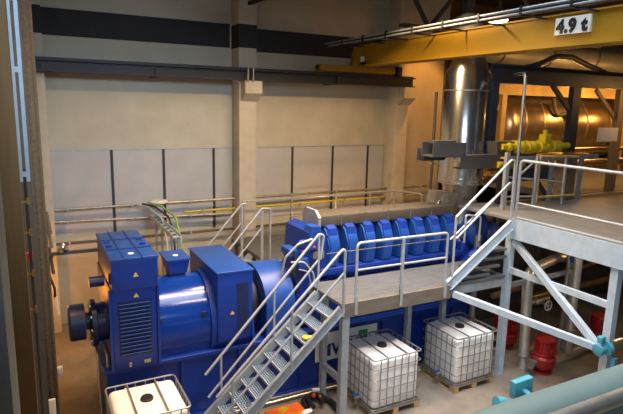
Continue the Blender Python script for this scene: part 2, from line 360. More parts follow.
def tri(x, z, y, s, par):
    return MB().prism([(x - s, z - s*.8), (x + s, z - s*.8), (x, z + s*.9)], 'y', y - .006, y).build('warning_triangle', 'warn', par)
tri(1.46, 2.97, 8.93, .045, lid); tri(1.46, 2.60, 8.965, .045, vb)
MB().cyl((.78, 9.5, 2.75), (1.02, 9.5, 2.75), .09).build('cable_gland', 'dblue', lid)
jb = MB().prism([(2.24, 2.6), (2.56, 2.6), (2.61, 2.85), (2.19, 2.85)], 'y', 9.85, 10.45).build('junction_box', 'blue', g)
MB().b(2.17, 2.63, 9.81, 10.5, 2.85, 2.885).build('box_lid', 'blue_lit', jb)
MB().lathe((2.4, 10.1, 2.885), (0, 0, 1), [(0, .05), (.012, .05)]).build('lid_label', 'white', jb)
MB().b(2.27, 2.53, 9.9, 10.4, 2.45, 2.6).build('neck', 'dblue', jb)
eb = MB().b(2.88, 3.56, 8.98, 10.85, 1.45, 2.79, .012).build('end_housing', 'blue', g)
MB().b(2.86, 3.58, 8.96, 10.87, 2.76, 2.80, .008).build('top_cover', 'blue_lit', eb)
MB().b(3.25, 3.48, 8.972, 8.985, 1.6, 2.55).build('access_opening', 'dblue', eb)
tri(3.16, 2.0, 8.98, .04, eb)
MB().lathe((2.78, 9.9, 1.72), (1, 0, 0), [(0, .89), (.1, .89)], 48).build('end_flange', 'blue', g)
for x in (1.86, 2.66):
    MB().b(x - .04, x + .04, 9.06, 9.14, 1.99, 2.06).build('lifting_lug', 'dblue', g)
MB().prism([(8.9, 1.3), (9.1, 1.3), (9.1, 1.9), (9.0, 1.9)], 'x', 3.54, 3.58).build('gusset', 'blue', g)
ex = MB().lathe((.44, 9.8, 1.95), (1, 0, 0), [(0, .29), (.02, .32), (.26, .32), (.28, .15), (.36, .15)], 32).build('exciter', 'dblue', g)
MB().lathe((.78, 9.8, 1.9), (1, 0, 0), [(0, .16), (0.02, .42), (.10, .42), (.12, .34), (.28, .34)], 32).build('bearing_flange', 'dblue', g)
for k in range(10):
    a = k * math.pi / 5; MB().cyl((.77, 9.8 + .37*math.cos(a), 1.9 + .37*math.sin(a)), (.81, 9.8 + .37*math.cos(a), 1.9 + .37*math.sin(a)), .03, n=8).build('flange_bolt', 'dsteel', g)
for x, y in ((.84, 9.3), (.98, 9.2)): MB().tube([(x, y + .35, 1.55), (x, y, 1.5), (x - .01, y - .05, 1.2), (x + .02, y - .08, .05)], .022, 8, .15).build('oil_pipe', 'pipe', g)
# coupling guard
cg = thing('coupling_guard', 'rounded blue coupling guard between generator and engine', 'guard', (4.1, 9.9, 1.28))
MB().prism([(9.06, 1.28), (9.06, 1.9)] + [(9.88 - .82*math.cos(a*math.pi/16), 1.9 + .70*math.sin(a*math.pi/16)) for a in range(1, 16)] + [(10.70, 1.9), (10.70, 1.28)], 'x', 3.88, 4.5).build('cover', 'blue_lit', cg)
MB().lathe((3.58, 9.9, 1.85), (1, 0, 0), [(0, .6), (.05, .68), (.16, .68), (.2, .5), (.27, .5)], 36).build('coupling', 'black', cg)
# ------------------------------------------------------------------ engine
e = thing('gas_engine', 'long blue gas engine with eight cylinder covers and tan top duct', 'engine', (6.9, 9.9, 1.28))
MB().b(4.9, 9.0, 9.42, 10.5, 1.28, 2.35, .03).build('crankcase', 'blue', e)
MB().b(5.1, 8.95, 9.18, 9.5, 2.36, 2.52, .02).b(5.1, 8.95, 9.25, 9.5, 2.28, 2.36).build('side_rail', 'blue', e)
MB().b(5.1, 8.95, 9.5, 10.45, 2.35, 3.25, .02).build('upper_block', 'dblue', e)
MB().b(5.12, 8.9, 9.25, 9.48, 1.45, 2.2, .03).build('inspection_cover', 'blue', e)
for i in range(8):
    x = 5.42 + i*.447
    h = MB().prism([(9.22, 2.52), (9.5, 2.52), (9.62, 3.28), (9.42, 3.36), (9.30, 3.30), (9.14, 3.0)], 'x', x - .135, x + .135)
    es = [ed for ed in h.bm.edges]; bmesh.ops.bevel(h.bm, geom=es, offset=.03, segments=2, affect='EDGES')
    h = h.build('cylinder_head', 'blue_lit', e)
    MB().prism([(9.26, 3.12), (9.31, 3.28), (9.43, 3.33), (9.41, 3.38), (9.28, 3.33), (9.22, 3.12)], 'x', x - .1, x + .1).build('valve_cover', 'blue', h)
    for s in (-1, 1): MB().sphere((x + s*.09, 9.2, 3.03), .018).build('cover_bolt', 'dsteel', h)
MB().tube([(5.2, 9.12, 2.86), (8.9, 9.12, 2.86)], .008, 6).build('ignition_line', 'umber', e)
tn = MB().b(5.2, 8.95, 9.42, 10.02, 3.34, 3.58, .03).build('exhaust_manifold', 'tan', e)
for i in range(6): MB().b(5.7 + i*.6, 5.72 + i*.6, 9.41, 10.03, 3.335, 3.588).build('cladding_seam', 'dsteel', tn)
MB().prism([(9.38, 3.18), (10.1, 3.18), (10.1, 3.55), (9.95, 3.68), (9.55, 3.68), (9.38, 3.55)], 'x', 5.14, 5.2).build('end_plate', 'galv', tn)
MB().tube([(8.45, 9.6, 3.58), (8.45, 9.6, 3.66), (8.6, 9.6, 3.66)], .035).build('drain_stub', 'silver', tn)
# front end gear
fe = MB().prism([(4.92, 1.28), (5.3, 1.28), (5.3, 3.2), (5.05, 3.38), (4.85, 3.3), (4.8, 2.5), (4.6, 2.3), (4.6, 1.5)], 'y', 9.25, 10.3).build('gear_case', 'blue', e)
MB().prism([(4.80, 2.95), (5.12, 2.95), (5.16, 3.25), (5.08, 3.42), (4.9, 3.42)], 'y', 9.2, 9.5).b(4.62, 4.85, 9.2, 9.6, 2.55, 2.8, .03).b(4.5, 4.7, 9.4, 9.8, 2.8, 2.95, .02).build('governor_box', 'blue_lit', fe)
m = MB()
for k in range(3): m.cyl((4.6 + .12*k, 9.3, 2.8), (4.6 + .12*k, 9.3, 2.95), .05)
m.build('pump_body', 'blue_lit', fe)
for x, y, z in ((4.72, 9.22, 2.92), (4.96, 9.2, 3.0), (5.12, 9.2, 2.86)): MB().sphere((x, y, z), .032).build('red_cap', 'redcap', fe)
MB().tube([(4.3, 9.3, 2.5), (4.35, 9.25, 2.85), (4.6, 9.2, 3.1), (4.9, 9.18, 3.18)], .022, 8, .15).build('hose', 'rail', fe)
MB().tube([(4.45, 9.2, 2.75), (4.7, 9.12, 2.75), (4.9, 9.1, 2.5), (4.95, 9.1, 2.2)], .02, 8, .15).build('hose', 'rail', fe)
MB().tube([(4.6, 9.15, 2.6), (4.78, 9.1, 2.55), (4.85, 9.1, 2.3), (5.1, 9.1, 2.0)], .014, 8, .1).build('hose', 'rail', fe)
MB().b(4.4, 4.62, 9.25, 9.4, 2.62, 2.85).build('sensor_box', 'dblue', fe)
for k in range(4): MB().cyl((4.86 + .07*k, 9.19, 2.62 + .12*(k % 2)), (4.86 + .07*k, 9.26, 2.62 + .12*(k % 2)), .035, n=10).build('plug', 'dblue', fe)
MB().lathe((5.0, 9.24, 2.1), (0, -1, 0), [(0, .2), (.05, .2), (.06, .14), (.1, .14)], 20).build('gear_cover', 'blue_lit', fe)
MB().tube([(4.66, 9.3, 2.9), (4.66, 9.3, 3.12), (4.85, 9.3, 3.12)], .035, 10, .06).build('oil_pipe', 'blue', fe)
MB().tube([(4.56, 9.22, 2.95), (4.5, 9.15, 2.5), (4.62, 9.15, 2.1)], .018, 8, .1).build('hose', 'cable', fe)
MB().b(4.95, 5.2, 9.21, 9.25, 2.75, 2.9).build('instrument_plate', 'dsteel', fe)
# turbo end
tb = MB().b(8.75, 9.6, 9.5, 10.3, 2.75, 3.62, .04).build('turbo_housing', 'dsteel', e)
m = MB(); m.prism([(8.5, 3.55), (9.0, 3.55), (9.1, 3.8), (8.55, 3.85)], 'y', 9.5, 10.1); m.build('heat_shield', 'dsteel', tb)
MB().lathe((9.3, 9.45, 2.95), (.25, -1, .05), [(-.2, .3), (0, .42), (.3, .42), (.36, .3), (.37, .1)], 28).build('air_filter', 'blue_lit', e)
MB().lathe((9.85, 9.5, 2.8), (.25, -1, .05), [(-.2, .2), (0, .3), (.3, .3), (.36, .2)], 28).build('air_filter', 'blue_lit', e)
MB().b(8.9, 9.4, 9.2, 10.4, 1.28, 2.7, .04).build('cooler', 'blue', e)
MB().b(9.15, 9.9, 9.3, 9.9, 2.35, 2.6).build('filter_bracket', 'blue', e)
MB().tube([(9.3, 8.95, 2.6), (9.0, 8.98, 2.45), (8.9, 9.1, 2.2)], .09, 10, .1).build('air_hose', 'blue', e)
# ------------------------------------------------------------------ exhaust stack
o = thing('exhaust_stack', 'tall polished steel exhaust stack standing over the engine end', 'chimney', (9.46, 10, 3.5))
MB().lathe((9.46, 10, 3.98), (0, 0, 1), [(.1, .5), (.1, .54), (2.62, .54), (3.0, .36), (3.1, .33)], 48).build('cladding', 'silver', o)
MB().lathe((9.46, 10, 4.0), (0, 0, 1), [(0, .5), (0, .57), (.03, .57), (.04, .55), (.1, .55), (.11, .575), (.14, .575), (.14, .5)], 48).build('flange', 'silver', o)
MB().lathe((9.46, 10, 3.6), (0, 0, 1), [(0, .36), (.1, .4), (.36, .45), (.42, .45)], 40).build('neck', 'dsteel', o)
MB().lathe((9.46, 10, 6.2), (0, 0, 1), [(0, .545), (.03, .545)], 48).build('seam_band', 'dsteel', o)
m = MB().tube([(9.46, 10, 7.06), (9.46, 10, 7.75), (10.6, 12.4, 7.78), (12.2, 13, 7.7)], .3, 20, .5)
m.build('elbow', 'gduct', o)
o = thing('cable_gutter', 'short dark grey open steel gutter in front of the exhaust stack', 'gutter', (8.1, 9.25, 4.7))
MB().b(7.78, 8.72, 9.1, 9.5, 4.74, 4.77).b(7.78, 8.72, 9.1, 9.13, 4.77, 5.05).b(7.78, 8.72, 9.47, 9.5, 4.77, 5.05).build('trough', 'gutter', o)
MB().b(7.85, 8.5, 9.5, 9.75, 4.62, 4.9, .02).build('back_box', 'dbeam', o)
MB().b(7.9, 8.5, 9.2, 9.4, 5.03, 5.09).build('cover_strip', 'gutter', o)
MB().b(8.4, 9.0, 9.5, 9.6, 4.68, 4.72).bar((8.9, 9.55, 4.7), (9.15, 9.7, 4.7), .06, .05).build('support_arm', 'gutter', o)
MB().tube([(8.5, 9.06, 4.72), (8.5, 9.06, 4.62)], .03).build('bolt', 'dsteel', o)
o = thing('support_beam', 'long dark grey steel channel beside the exhaust stack, right of the gutter', 'beam', (9.6, 9.2, 4.4))
MB().b(8.6, 11.0, 9.1, 9.13, 4.47, 4.75).b(8.6, 11.0, 9.1, 9.35, 4.45, 4.48).b(8.6, 11.0, 9.1, 9.35, 4.73, 4.76).build('channel', 'gutter', o)
MB().prism([(9.75, 4.76), (10.55, 4.76), (10.65, 5.05), (9.7, 5.05)], 'y', 9.15, 9.5).build('hopper', 'gutter', o)
MB().bar((9.2, 9.3, 4.6), (9.3, 9.48, 4.6), .06, .06).build('support_arm', 'gutter', o)
MB().b(9.95, 10.05, 9.2, 9.3, 1.6, 4.42).build('leg', 'gutter', o)
o = thing('drain_riser', 'pair of dark vertical pipes left of the exhaust stack', 'pipe', (9.0, 10.8, 0))
MB().tube([(9.55, 11.2, 0), (9.55, 11.2, 6.2)], .04).build('riser', 'gutter', o)
MB().tube([(9.8, 11.2, 0), (9.8, 11.2, 7.2)], .035).build('riser', 'gutter', o)
MB().b(9.5, 9.9, 11.17, 11.23, 4.3, 4.36).build('pipe_clamp', 'galv', o)
# ------------------------------------------------------------------ gallery behind the engine
o = thing('rear_gallery', 'grey steel gallery with handrail behind the engine', 'gallery', (8.5, 12.7, 0))
MB().b(4.9, 11.6, 11.5, 13.95, 2.0, 2.08).build('deck', 'deck', o)
MB().b(4.9, 11.6, 11.45, 11.5, 1.85, 2.08).b(4.9, 11.6, 13.95, 14.0, 1.85, 2.08).build('edge_beam', 'galv', o)
for x in (5.0, 8.2, 11.5):
    for y in (11.55, 13.9): MB().b(x - .05, x + .05, y - .05, y + .05, 0, 2.0).build('leg', 'galv', o)
rl = MB().tube([(5.2, 13.9, 3.12), (10.4, 13.9, 3.14), (10.85, 13.1, 3.14), (10.85, 13.1, 2.08)], .028, 8, .1).tube([(5.2, 13.9, 2.58), (10.4, 13.9, 2.6), (10.85, 13.1, 2.6)], .02, 8).build('handrail', 'rail', o)
for x in (5.25, 6.72, 8.2, 9.45, 10.38): MB().tube([(x, 13.9, 2.08), (x, 13.9, 3.12)], .025, 8).build('post', 'rail', rl)
o = thing('rear_staircase', 'small steel staircase behind the generator climbing to the gallery', 'staircase', (4.0, 12, 0))
S0, S1 = V((4.85, 0, 2.05)), V((2.75, 0, .0))
for y in (11.6, 12.35): MB().bar((S0.x, y, S0.z - .02), (S1.x, y, .1), .04, .18).build('stringer', 'galv', o)
for i in range(9):
    t = (i + .6) / 9.6; x = S0.x + (S1.x - S0.x)*t; z = S0.z + (S1.z - S0.z)*t
    MB().b(x - .12, x + .12, 11.62, 12.33, z - .03, z).build('tread', 'galv', o)
for y, xt in ((11.6, 4.83), (12.35, 4.6)):
    h = MB().tube([(2.95, y, 1.27 + (xt-4.83)*-.93), (xt, y, 3.36), (xt + .12, y, 3.36)], .028, 8, .05).tube([(2.95, y, .8 + (xt-4.83)*-.93), (xt, y, 2.9)], .022, 8).build('handrail', 'rail', o)
    for x in (3.6, xt): MB().tube([(x, y, max(.1, 2.05 - (4.85 - x)*.976)), (x, y, 3.3 - (xt - x)*.95)], .025 if x < 4 else .038, 8).build('post', 'rail', h)
MB().tube([(4.86, 11.55, 3.36), (5.02, 11.55, 3.36), (5.02, 11.55, 2.08)], .026, 8, .06).build('gate_loop', 'rail', o)
# ------------------------------------------------------------------ front walkway
W0, W1 = 4.76, 8.85
o = thing('walkway', 'grey steel walkway with handrail along the front of the engine', 'walkway', (6.6, 8.3, 0))
MB().b(W0, W1, 7.80, 9.0, 2.28, 2.33).build('deck', 'deck', o)
MB().b(W0, 7.3, 7.75, 7.80, 2.06, 2.33).build('fascia', 'fascia', o)
MB().b(W0, W1, 8.95, 9.0, 2.08, 2.28).b(7.3, W1, 7.82, 7.87, 2.08, 2.28).build('edge_beam', 'galv', o)
for x in (4.9, 6.95, 7.9):
    MB().b(x - .055, x + .055, 8.55, 8.66, 0, 2.28).build('leg', 'galv', o)
MB().b(4.80, 4.95, 7.76, 7.88, 0, 2.28).build('leg', 'galv', o)
MB().b(4.85, 4.92, 7.88, 8.55, .72, .84).build('brace', 'galv', o)
h = MB().tube([(5.06, 7.77, 2.15), (5.06, 7.77, 3.42), (7.14, 7.77, 3.42), (7.14, 7.77, 2.15)], .026, 10, .09).tube([(5.06, 7.77, 2.92), (7.14, 7.77, 2.92)], .022, 10).build('handrail', 'rail', o)
MB().b(6.03, 6.09, 7.74, 7.78, 2.15, 3.40).build('post', 'rail', h)
for x in (5.03, 6.03, 7.11): MB().b(x, x + .06, 7.73, 7.76, 2.1, 2.45).build('post_plate', 'rail', h)
# main staircase
o = thing('main_staircase', 'steep galvanised staircase with grating treads in front of the engine', 'staircase', (3.5, 8.2, 0))
def stair(o, top, slope, y0, y1, nstep, rise, strh, smat, sgn=-1):
    run = rise / slope
    L = nstep * run; H = nstep * rise
    for y in (y0, y1):
        a = V((top.x, y, top.z - .08)); b = V((top.x + sgn*L, y, top.z - H - .08 + (0.1 if top.z - H < .1 else 0)))
        st = MB().bar(a, b, .035, strh).build('stringer', smat, o)
        dy = -.04 if y == y0 else .04
        d = V((b.x - a.x, 0, b.z - a.z)).normalized(); nrm = V((-d.z, 0, d.x))
        if nrm.z < 0: nrm = -nrm
        for s in (-1, 1):
            MB().bar(a + nrm*s*strh/2 + V((0, dy/2, 0)), b + nrm*s*strh/2 + V((0, dy/2, 0)), .07, .014).build('flange', smat, st)
    tm = None
    for i in range(1, nstep):
        z = top.z - rise*i; x = top.x + sgn*run*(i - .45)
        if tm is None:
            m = MB()
            for k in range(6): m.b(x - run*.52 + k*run*1.04/5 - .007, x - run*.52 + k*run*1.04/5 + .007, y0 + .02, y1 - .02, z - .03, z)
            for k in range(13):
                yy = y0 + .05 + k*(y1 - y0 - .1)/12; m.b(x - run*.52, x + run*.52, yy - .008, yy + .008, z - .025, z - .004)
            tr = m.build('tread', 'grating', o)
            n = MB().b(x + sgn*run*.52 - .006, x + sgn*run*.52 + .014, y0 + .02, y1 - .02, z - .04, z + .004).build('nosing', 'rail', tr)
            tm = (tr, n, V((x, 0, z)))
        else:
            d = V((x, 0, z)) - tm[2]
            c = tm[0].copy(); C.objects.link(c); c.location = d; ORG[c.name] = ORG[o.name]
            q = tm[1].copy(); C.objects.link(q); q.parent = c; ORG[q.name] = ORG[o.name]
top = V((4.76, 0, 2.33))
stair(o, top, .95, 7.76, 8.62, 11, .212, .15, 'galv')
def slrail(o, y, p, q, mid, posts, slope_foot, loop=None, r=.026):
    d = (V(q) - V(p)); pts = [p, q] + (loop or [])
    h = MB().tube(pts, r, 10, .06).tube([(p[0] + .05, y, p[2] - mid + .05*d.z/d.x), (q[0], y, q[2] - mid)], r*.85, 10).build('handrail', 'rail', o)
    for x in posts:
        zt = p[2] + (x - p[0]) * d.z / d.x
        MB().tube([(x, y, slope_foot(x)), (x, y, zt)], .024, 8).build('post', 'rail', h)
foot = lambda x: 2.33 - (4.76 - x)*.95 - .1
slrail(o, 7.74, (2.45, 7.74, 1.12), (4.79, 7.74, 3.40), .47, (2.72, 3.78), foot, [(4.79, 7.74, 2.1)])
slrail(o, 8.64, (2.53, 8.64, 1.06), (4.76, 8.64, 3.42), .5, (2.82, 3.85, 4.76), foot, [(4.86, 8.64, 3.38), (4.80, 8.64, 2.92)])
# gloves on a tread
def lumpy(c, n, r, spread, seed):
    rnd = random.Random(seed); m = MB()
    for k in range(n): m.sphere((c[0] + rnd.uniform(-1, 1)*spread[0], c[1] + rnd.uniform(-1, 1)*spread[1], c[2] + r*.6 + k*.004), r*rnd.uniform(.7, 1.1), (1.3, .9, .6))
    return m
z3 = 2.33 - .212*3
tag(MB().bar((4.1, 7.86, z3 + .0), (4.1, 8.06, z3 + .0), .1, .05).build('temp', 'vyel') if False else lumpy((4.2, 7.93, z3 + .005), 5, .05, (.05, .06, 0), 3).build('work_gloves', 'vyel'), 'crumpled yellow work gloves lying on a stair tread', 'gloves')
# upper staircase
P0 = 3.55
o = thing('upper_staircase', 'short steel staircase rising from the walkway to the right platform', 'staircase', (8.0, 8.2, 2.33))
a, b = V((8.86, 7.77, P0 - .09)), V((7.22, 7.77, 2.33 + .0))
st = MB().bar(a, b, .035, .20).build('stringer', 'paleblue', o)
d = (b - a).normalized(); nrm = V((d.z, 0, -d.x)); nrm = nrm if nrm.z > 0 else -nrm
for sg_ in (-1, 1): MB().bar(a + nrm*sg_*.1 + V((0, -.02, 0)), b + nrm*sg_*.1 + V((0, -.02, 0)), .07, .014).build('flange', 'paleblue', st)
MB().bar((8.86, 8.2, 2.72), (8.2, 8.2, 2.38), .03, .08).build('stringer', 'paleblue', o)
for x0, x1, z in ((8.32, 8.84, 2.92), (8.08, 8.86, 2.75), (7.84, 8.68, 2.58), (7.62, 8.4, 2.42)):
    m = MB().b(x0, x1, 7.82, 8.16, z - .035, z)
    m.b(x0, x1, 7.81, 7.83, z - .05, z + .004).b(x0, x0 + .02, 7.82, 8.16, z - .06, z); m.build('tread', 'deck', o)
foot2 = lambda x: P0 - (8.86 - x)*.74 - .1
slrail(o, 7.75, (7.30, 7.75, 3.72), (8.68, 7.75, 4.80), .47, (7.30,), foot2, [(8.78, 7.75, 4.76), (8.80, 7.75, P0 - .05)])
h = MB().tube([(8.38, 8.6, 2.9), (8.38, 8.6, 3.52), (8.82, 8.6, 3.44), (8.82, 8.6, 2.9)], .022, 8, .05).build('guard_loop', 'rail', o)
MB().tube([(8.0, 8.62, 3.0), (8.85, 8.62, 3.6), (10.54, 8.62, 4.72)], .024, 8, .05).build('far_handrail', 'rail', o)
# ------------------------------------------------------------------ platform
o = thing('raised_platform', 'grey raised steel platform with braces and handrail at the right', 'platform', (12, 7, 0))
MB().b(8.9, 17.5, 4.2, 9.5, 3.50, 3.55).build('deck', 'deckp', o)
MB().b(8.87, 8.93, 4.2, 7.85, 3.14, 3.56).build('edge_beam', 'paleblue', o)
MB().b(8.93, 17.5, 7.78, 7.86, 3.2, 3.5).b(8.93, 17.5, 9.4, 9.5, 3.2, 3.5).b(8.93, 17.5, 4.2, 4.3, 3.2, 3.5).build('cross_beam', 'paleblue', o)
for x, y in ((8.99, 7.87), (8.99, 5.5), (11.45, 8.0), (12.2, 5.5), (9.0, 9.4), (13.2, 9.4), (17, 9.4)): MB().b(x - .07, x + .07, y - .07, y + .07, 0, 3.5).build('leg', 'paleblue', o)
MB().bar((7.34, 7.72, 2.16), (8.9, 5.6, 1.60), .11, .12).build('brace', 'paleblue', o)
MB().bar((8.97, 7.75, 3.08), (8.9, 5.6, 1.62), .11, .12).build('brace', 'paleblue', o)
MB().b(8.95, 9.03, 5.5, 7.85, 2.36, 2.48).build('brace', 'paleblue', o)
MB().bar((8.99, 7.87, 2.05), (11.45, 8.0, 2.05), .06, .1).build('brace', 'galv', o)
h = MB().tube([(8.91, 7.72, 3.55), (8.91, 7.72, 4.78), (8.91, 4.3, 4.78)], .03, 10, .09).tube([(8.91, 7.72, 3.9), (8.91, 4.3, 3.9)], .024, 10).tube([(8.91, 7.72, 3.60), (8.91, 4.3, 3.60)], .02, 8).build('handrail', 'rail', o)
MB().tube([(8.91, 4.6, 3.55), (8.91, 4.6, 4.78)], .026, 8).build('post', 'rail', h)
h = MB().tube([(10.55, 8.6, 3.55), (10.55, 8.6, 4.74), (11.9, 8.6, 4.70)], .03, 10, .05).tube([(10.55, 8.6, 3.78), (11.9, 8.6, 3.76)], .028, 10).build('rear_handrail', 'ochre', o)
MB().tube([(11.48, 8.62, 3.55), (11.48, 8.62, 4.70)], .028, 8).build('post', 'rail', h)
g = thing('safety_gate', 'grey tubular safety gate at the head of the upper staircase', 'gate', (9.5, 8.5, 3.55))
MB().b(9.45, 9.55, 8.58, 8.66, 3.55, 4.85).build('gate_post', 'rail', g)
MB().tube([(9.5, 8.62, 4.3), (11.4, 8.62, 4.1)], .024, 8).tube([(9.5, 8.62, 3.85), (10.5, 8.62, 3.8)], .022, 8).build('bar', 'rail', g)
MB().b(10.35, 10.42, 8.5, 8.56, 3.55, 4.75).build('gate_post', 'rail', g)
# bent rod
tag(MB().tube([(9.70, 8.5, 3.55), (9.70, 8.5, 6.58), (10.3, 9.35, 6.6)], .035, 10, .2).build('vent_pipe', 'pipe'), 'thin steel vent pipe with bent top standing on the right platform', 'pipe')
# ------------------------------------------------------------------ liquid containers
def container(loc, label, w=1.12, d=1.12):
    t = thing('liquid_container', label, 'container', loc, 'caged white liquid containers')
    x, y, z = loc
    m = MB()
    for k in range(5): m.b(x - w/2, x + w/2, y - d/2 + k*(d - .11)/4, y - d/2 + .11 + k*(d - .11)/4, .115, .135)
    for xx in (-w/2 + .06, 0, w/2 - .06):
        m.b(x + xx - .06, x + xx + .06, y - d/2, y + d/2, .095, .115)
        m.b(x + xx - .06, x + xx + .06, y - d/2, y + d/2, 0, .02)
        for yy in (-d/2 + .07, 0, d/2 - .07): m.b(x + xx - .06, x + xx + .06, y + yy - .07, y + yy + .07, .02, .095)
    m.build('pallet', 'wood', t)
    MB().b(x - w/2, x + w/2, y - d/2, y + d/2, .135, .16).build('base_tray', 'cage', t)
    tk = MB().b(x - w/2 + .03, x + w/2 - .03, y - d/2 + .03, y + d/2 - .03, .16, 1.16, .09).build('tank', 'white', t)
    m = MB()
    for s in (-1, 1): m.b(x + s*w*.22 - .02, x + s*w*.22 + .02, y - d/2 + .08, y + d/2 - .08, 1.155, 1.166)
    m.build('moulded_rib', 'white', tk)
    MB().lathe((x, y, 1.16), (0, 0, 1), [(0, .1), (.03, .1), (.035, .085), (.05, .085)], 24).build('cap', 'black', tk)
    m = MB(); X0, X1, Y0, Y1 = x - w/2, x + w/2, y - d/2, y + d/2; r = .0105
    for zz in (.19, .38, .58, .78, 1.0): m.tube([(X0, Y0, zz), (X1, Y0, zz), (X1, Y1, zz), (X0, Y1, zz)], r, 6, .08, True)
    for zz in (1.19,): m.tube([(X0, Y0, zz), (X1, Y0, zz), (X1, Y1, zz), (X0, Y1, zz)], .015, 8, .08, True)
    for k in range(1, 7):
        f = k/7
        for yy in (Y0, Y1): m.tube([(X0 + f*w, yy, .16), (X0 + f*w, yy, 1.19)], r, 6)
        for xx in (X0, X1): m.tube([(xx, Y0 + f*d, .16), (xx, Y0 + f*d, 1.19)], r, 6)
    m.build('cage', 'cage', t)
    m = MB()
    for s in (-1, 1): m.tube([(x + s*w*.2, Y0, 1.19), (x + s*w*.2, Y1, 1.19)], .014, 8)
    m.build('top_bar', 'cage', t)
    v = MB().cyl((X0 - .12, y - .1, .24), (X0 + .03, y - .1, .24), .045, n=14).cyl((X0 - .08, y - .1, .24), (X0 - .08, y - .1, .14), .04, n=14).build('outlet_valve', 'dsteel', t)
    MB().box((X0 - .08, y - .1, .31), (.12, .03, .03)).build('valve_handle', 'redblue', v)
    return t
ic = container((5.95, 8.12, 0), 'middle caged white liquid container, right of the main staircase foot')
dup(ic, (8.03, 8.18, 0), 'rightmost caged white liquid container, beside the platform leg with outlet valve showing')
dup(ic, (1.42, 8.1, 0), 'caged white liquid container cut by the bottom edge, below the generator louvres')
# ------------------------------------------------------------------ floor clutter
o = thing('spill_tray', 'orange plastic spill tray on the floor under the staircase', 'tray', (4.2, 8.6, 0))
MB().box((4.0, 8.32, .06), (.72, .5, .12), Matrix.Rotation(.05, 3, 'Z'), .03).build('tray_body', 'orange', o)
MB().box((3.95, 8.42, .125), (.2, .12, .02), Matrix.Rotation(.5, 3, 'Z')).build('lime_label', 'vyel', o)
tag(lumpy((4.30, 8.10, .125), 4, .06, (.04, .04, 0), 5).build('cleaning_rag', 'white'), 'small white rag on the corner of the orange spill tray', 'rag')
o = thing('hose_coil', 'black rubber hose loop with couplings on the floor beside the orange tray', 'hose', (4.7, 8.4, 0))
MB().tube([(4.44, 8.35, .06), (4.50, 8.68, .06), (4.80, 8.72, .07), (4.98, 8.4, .06), (4.95, 8.0, .06), (4.8, 7.7, .06)], .062, 12, .16).build('hose', 'black', o)
MB().tube([(4.5, 8.2, .16), (4.52, 8.55, .17), (4.72, 8.66, .17), (4.86, 8.45, .16), (4.7, 8.3, .14)], .045, 10, .1).build('inner_hose', 'black', o)
MB().cyl((4.7, 8.66, .22), (4.84, 8.62, .22), .045).build('coupling', 'sign', o)
MB().sphere((4.66, 8.52, .19), .045).build('red_clamp', 'redcap', o)
MB().sphere((4.76, 8.44, .19), .04).build('brass_clamp', 'brass', o)
for i, (y, z, lb) in enumerate(((8.97, .06, 'front steel pipe along the floor at the foot of the base frame'), (8.86, .05, 'outer steel pipe along the floor, nearer the staircase'))):
    p = tag(MB().tube([(2.6, y, z), (7.2, y, z)], .03, 8).build('floor_pipe', 'pipe'), lb, 'pipe', 'pipes along the base frame')
    for x in (3.2, 4.6, 5.9): MB().b(x - .02, x + .02, y - .05, y + .05, 0, .05).build('pipe_saddle', 'galv', p)
# ------------------------------------------------------------------ pumps and pipes under the platform
def pump(x, y, label, s=1.0):
    t = thing('red_pump', label, 'pump', (x, y, 0), 'red pumps under the platform')
    MB().lathe((x, y, 0), (0, 0, 1), [(0, .2*s), (.05, .2*s), (.06, .12*s), (.14, .12*s)], 24).build('foot', 'red', t)
    MB().lathe((x, y, .14), (0, 0, 1), [(0, .14*s), (.02, .24*s), (.22, .26*s), (.28, .2*s)], 28).build('volute', 'red', t)
    MB().lathe((x, y, .42), (0, 0, 1), [(0, .2*s), (.03, .23*s), (.05, .2*s), (.32, .2*s), (.34, .22*s), (.38, .21*s), (.43, .1*s)], 28).build('motor', 'red', t)
    m = MB()
    for k in range(16):
        a = k*math.pi/8; m.box((x + .2*s*math.cos(a), y + .2*s*math.sin(a), .60), (.05, .01, .24), Matrix.Rotation(a, 3, 'Z'))
    m.build('cooling_fins', 'red', t)
    MB().b(x - .08, x + .08, y - .26*s, y - .17*s, .5, .62).build('terminal_box', 'red', t)
    MB().cyl((x - .42*s, y, .28), (x - .2*s, y, .28), .07).lathe((x - .44*s, y, .28), (1, 0, 0), [(0, .12), (.03, .12)]).build('inlet_flange', 'dsteel', t)
    return t
pump(9.97, 7.5, 'nearest red pump, right of the vertical steel pipe')
pump(10.2, 8.85, 'red pump at left behind the platform leg and beside the right container', 1.2)
pump(12.42, 7.85, 'red pump at right behind the platform braces')
def pipe(pts, r, label, rb, mt='pipe', flanges=(), group=None):
    p = tag(MB().tube(pts, r, 16, rb).build('steel_pipe', mt), label, 'pipe', group)
    for (c, d) in flanges: MB().lathe(V(c) - V(d).normalized()*.025, d, [(0, r), (0, r*1.5), (.05, r*1.5), (.05, r)], 24).build('flange', 'dsteel', p)
    return p
pipe([(9.70, 7.80, .0), (9.70, 7.92, 2.28), (11.2, 8.35, 2.3), (14.5, 8.45, 2.2)], .115, 'vertical steel pipe with elbow beside the nearest red pump', .35, 'bsteel', flanges=[((9.72, 7.83, .3), (0, 0, 1)), ((11.6, 8.36, 2.27), (1, 0, 0))])
pipe([(10.85, 7.55, 3.1), (10.85, 7.55, .2), (12.0, 7.7, .22)], .095, 'steel pipe dropping to a floor elbow right of the nearest red pump', .2, 'bsteel', flanges=[((10.85, 7.55, .8), (0, 0, 1)), ((11.9, 7.69, .22), (1, 0, 0))])
pipe([(11.3, 8.1, 3.1), (11.3, 8.1, .0)], .06, 'slim vertical steel pipe behind the floor elbow', .1)
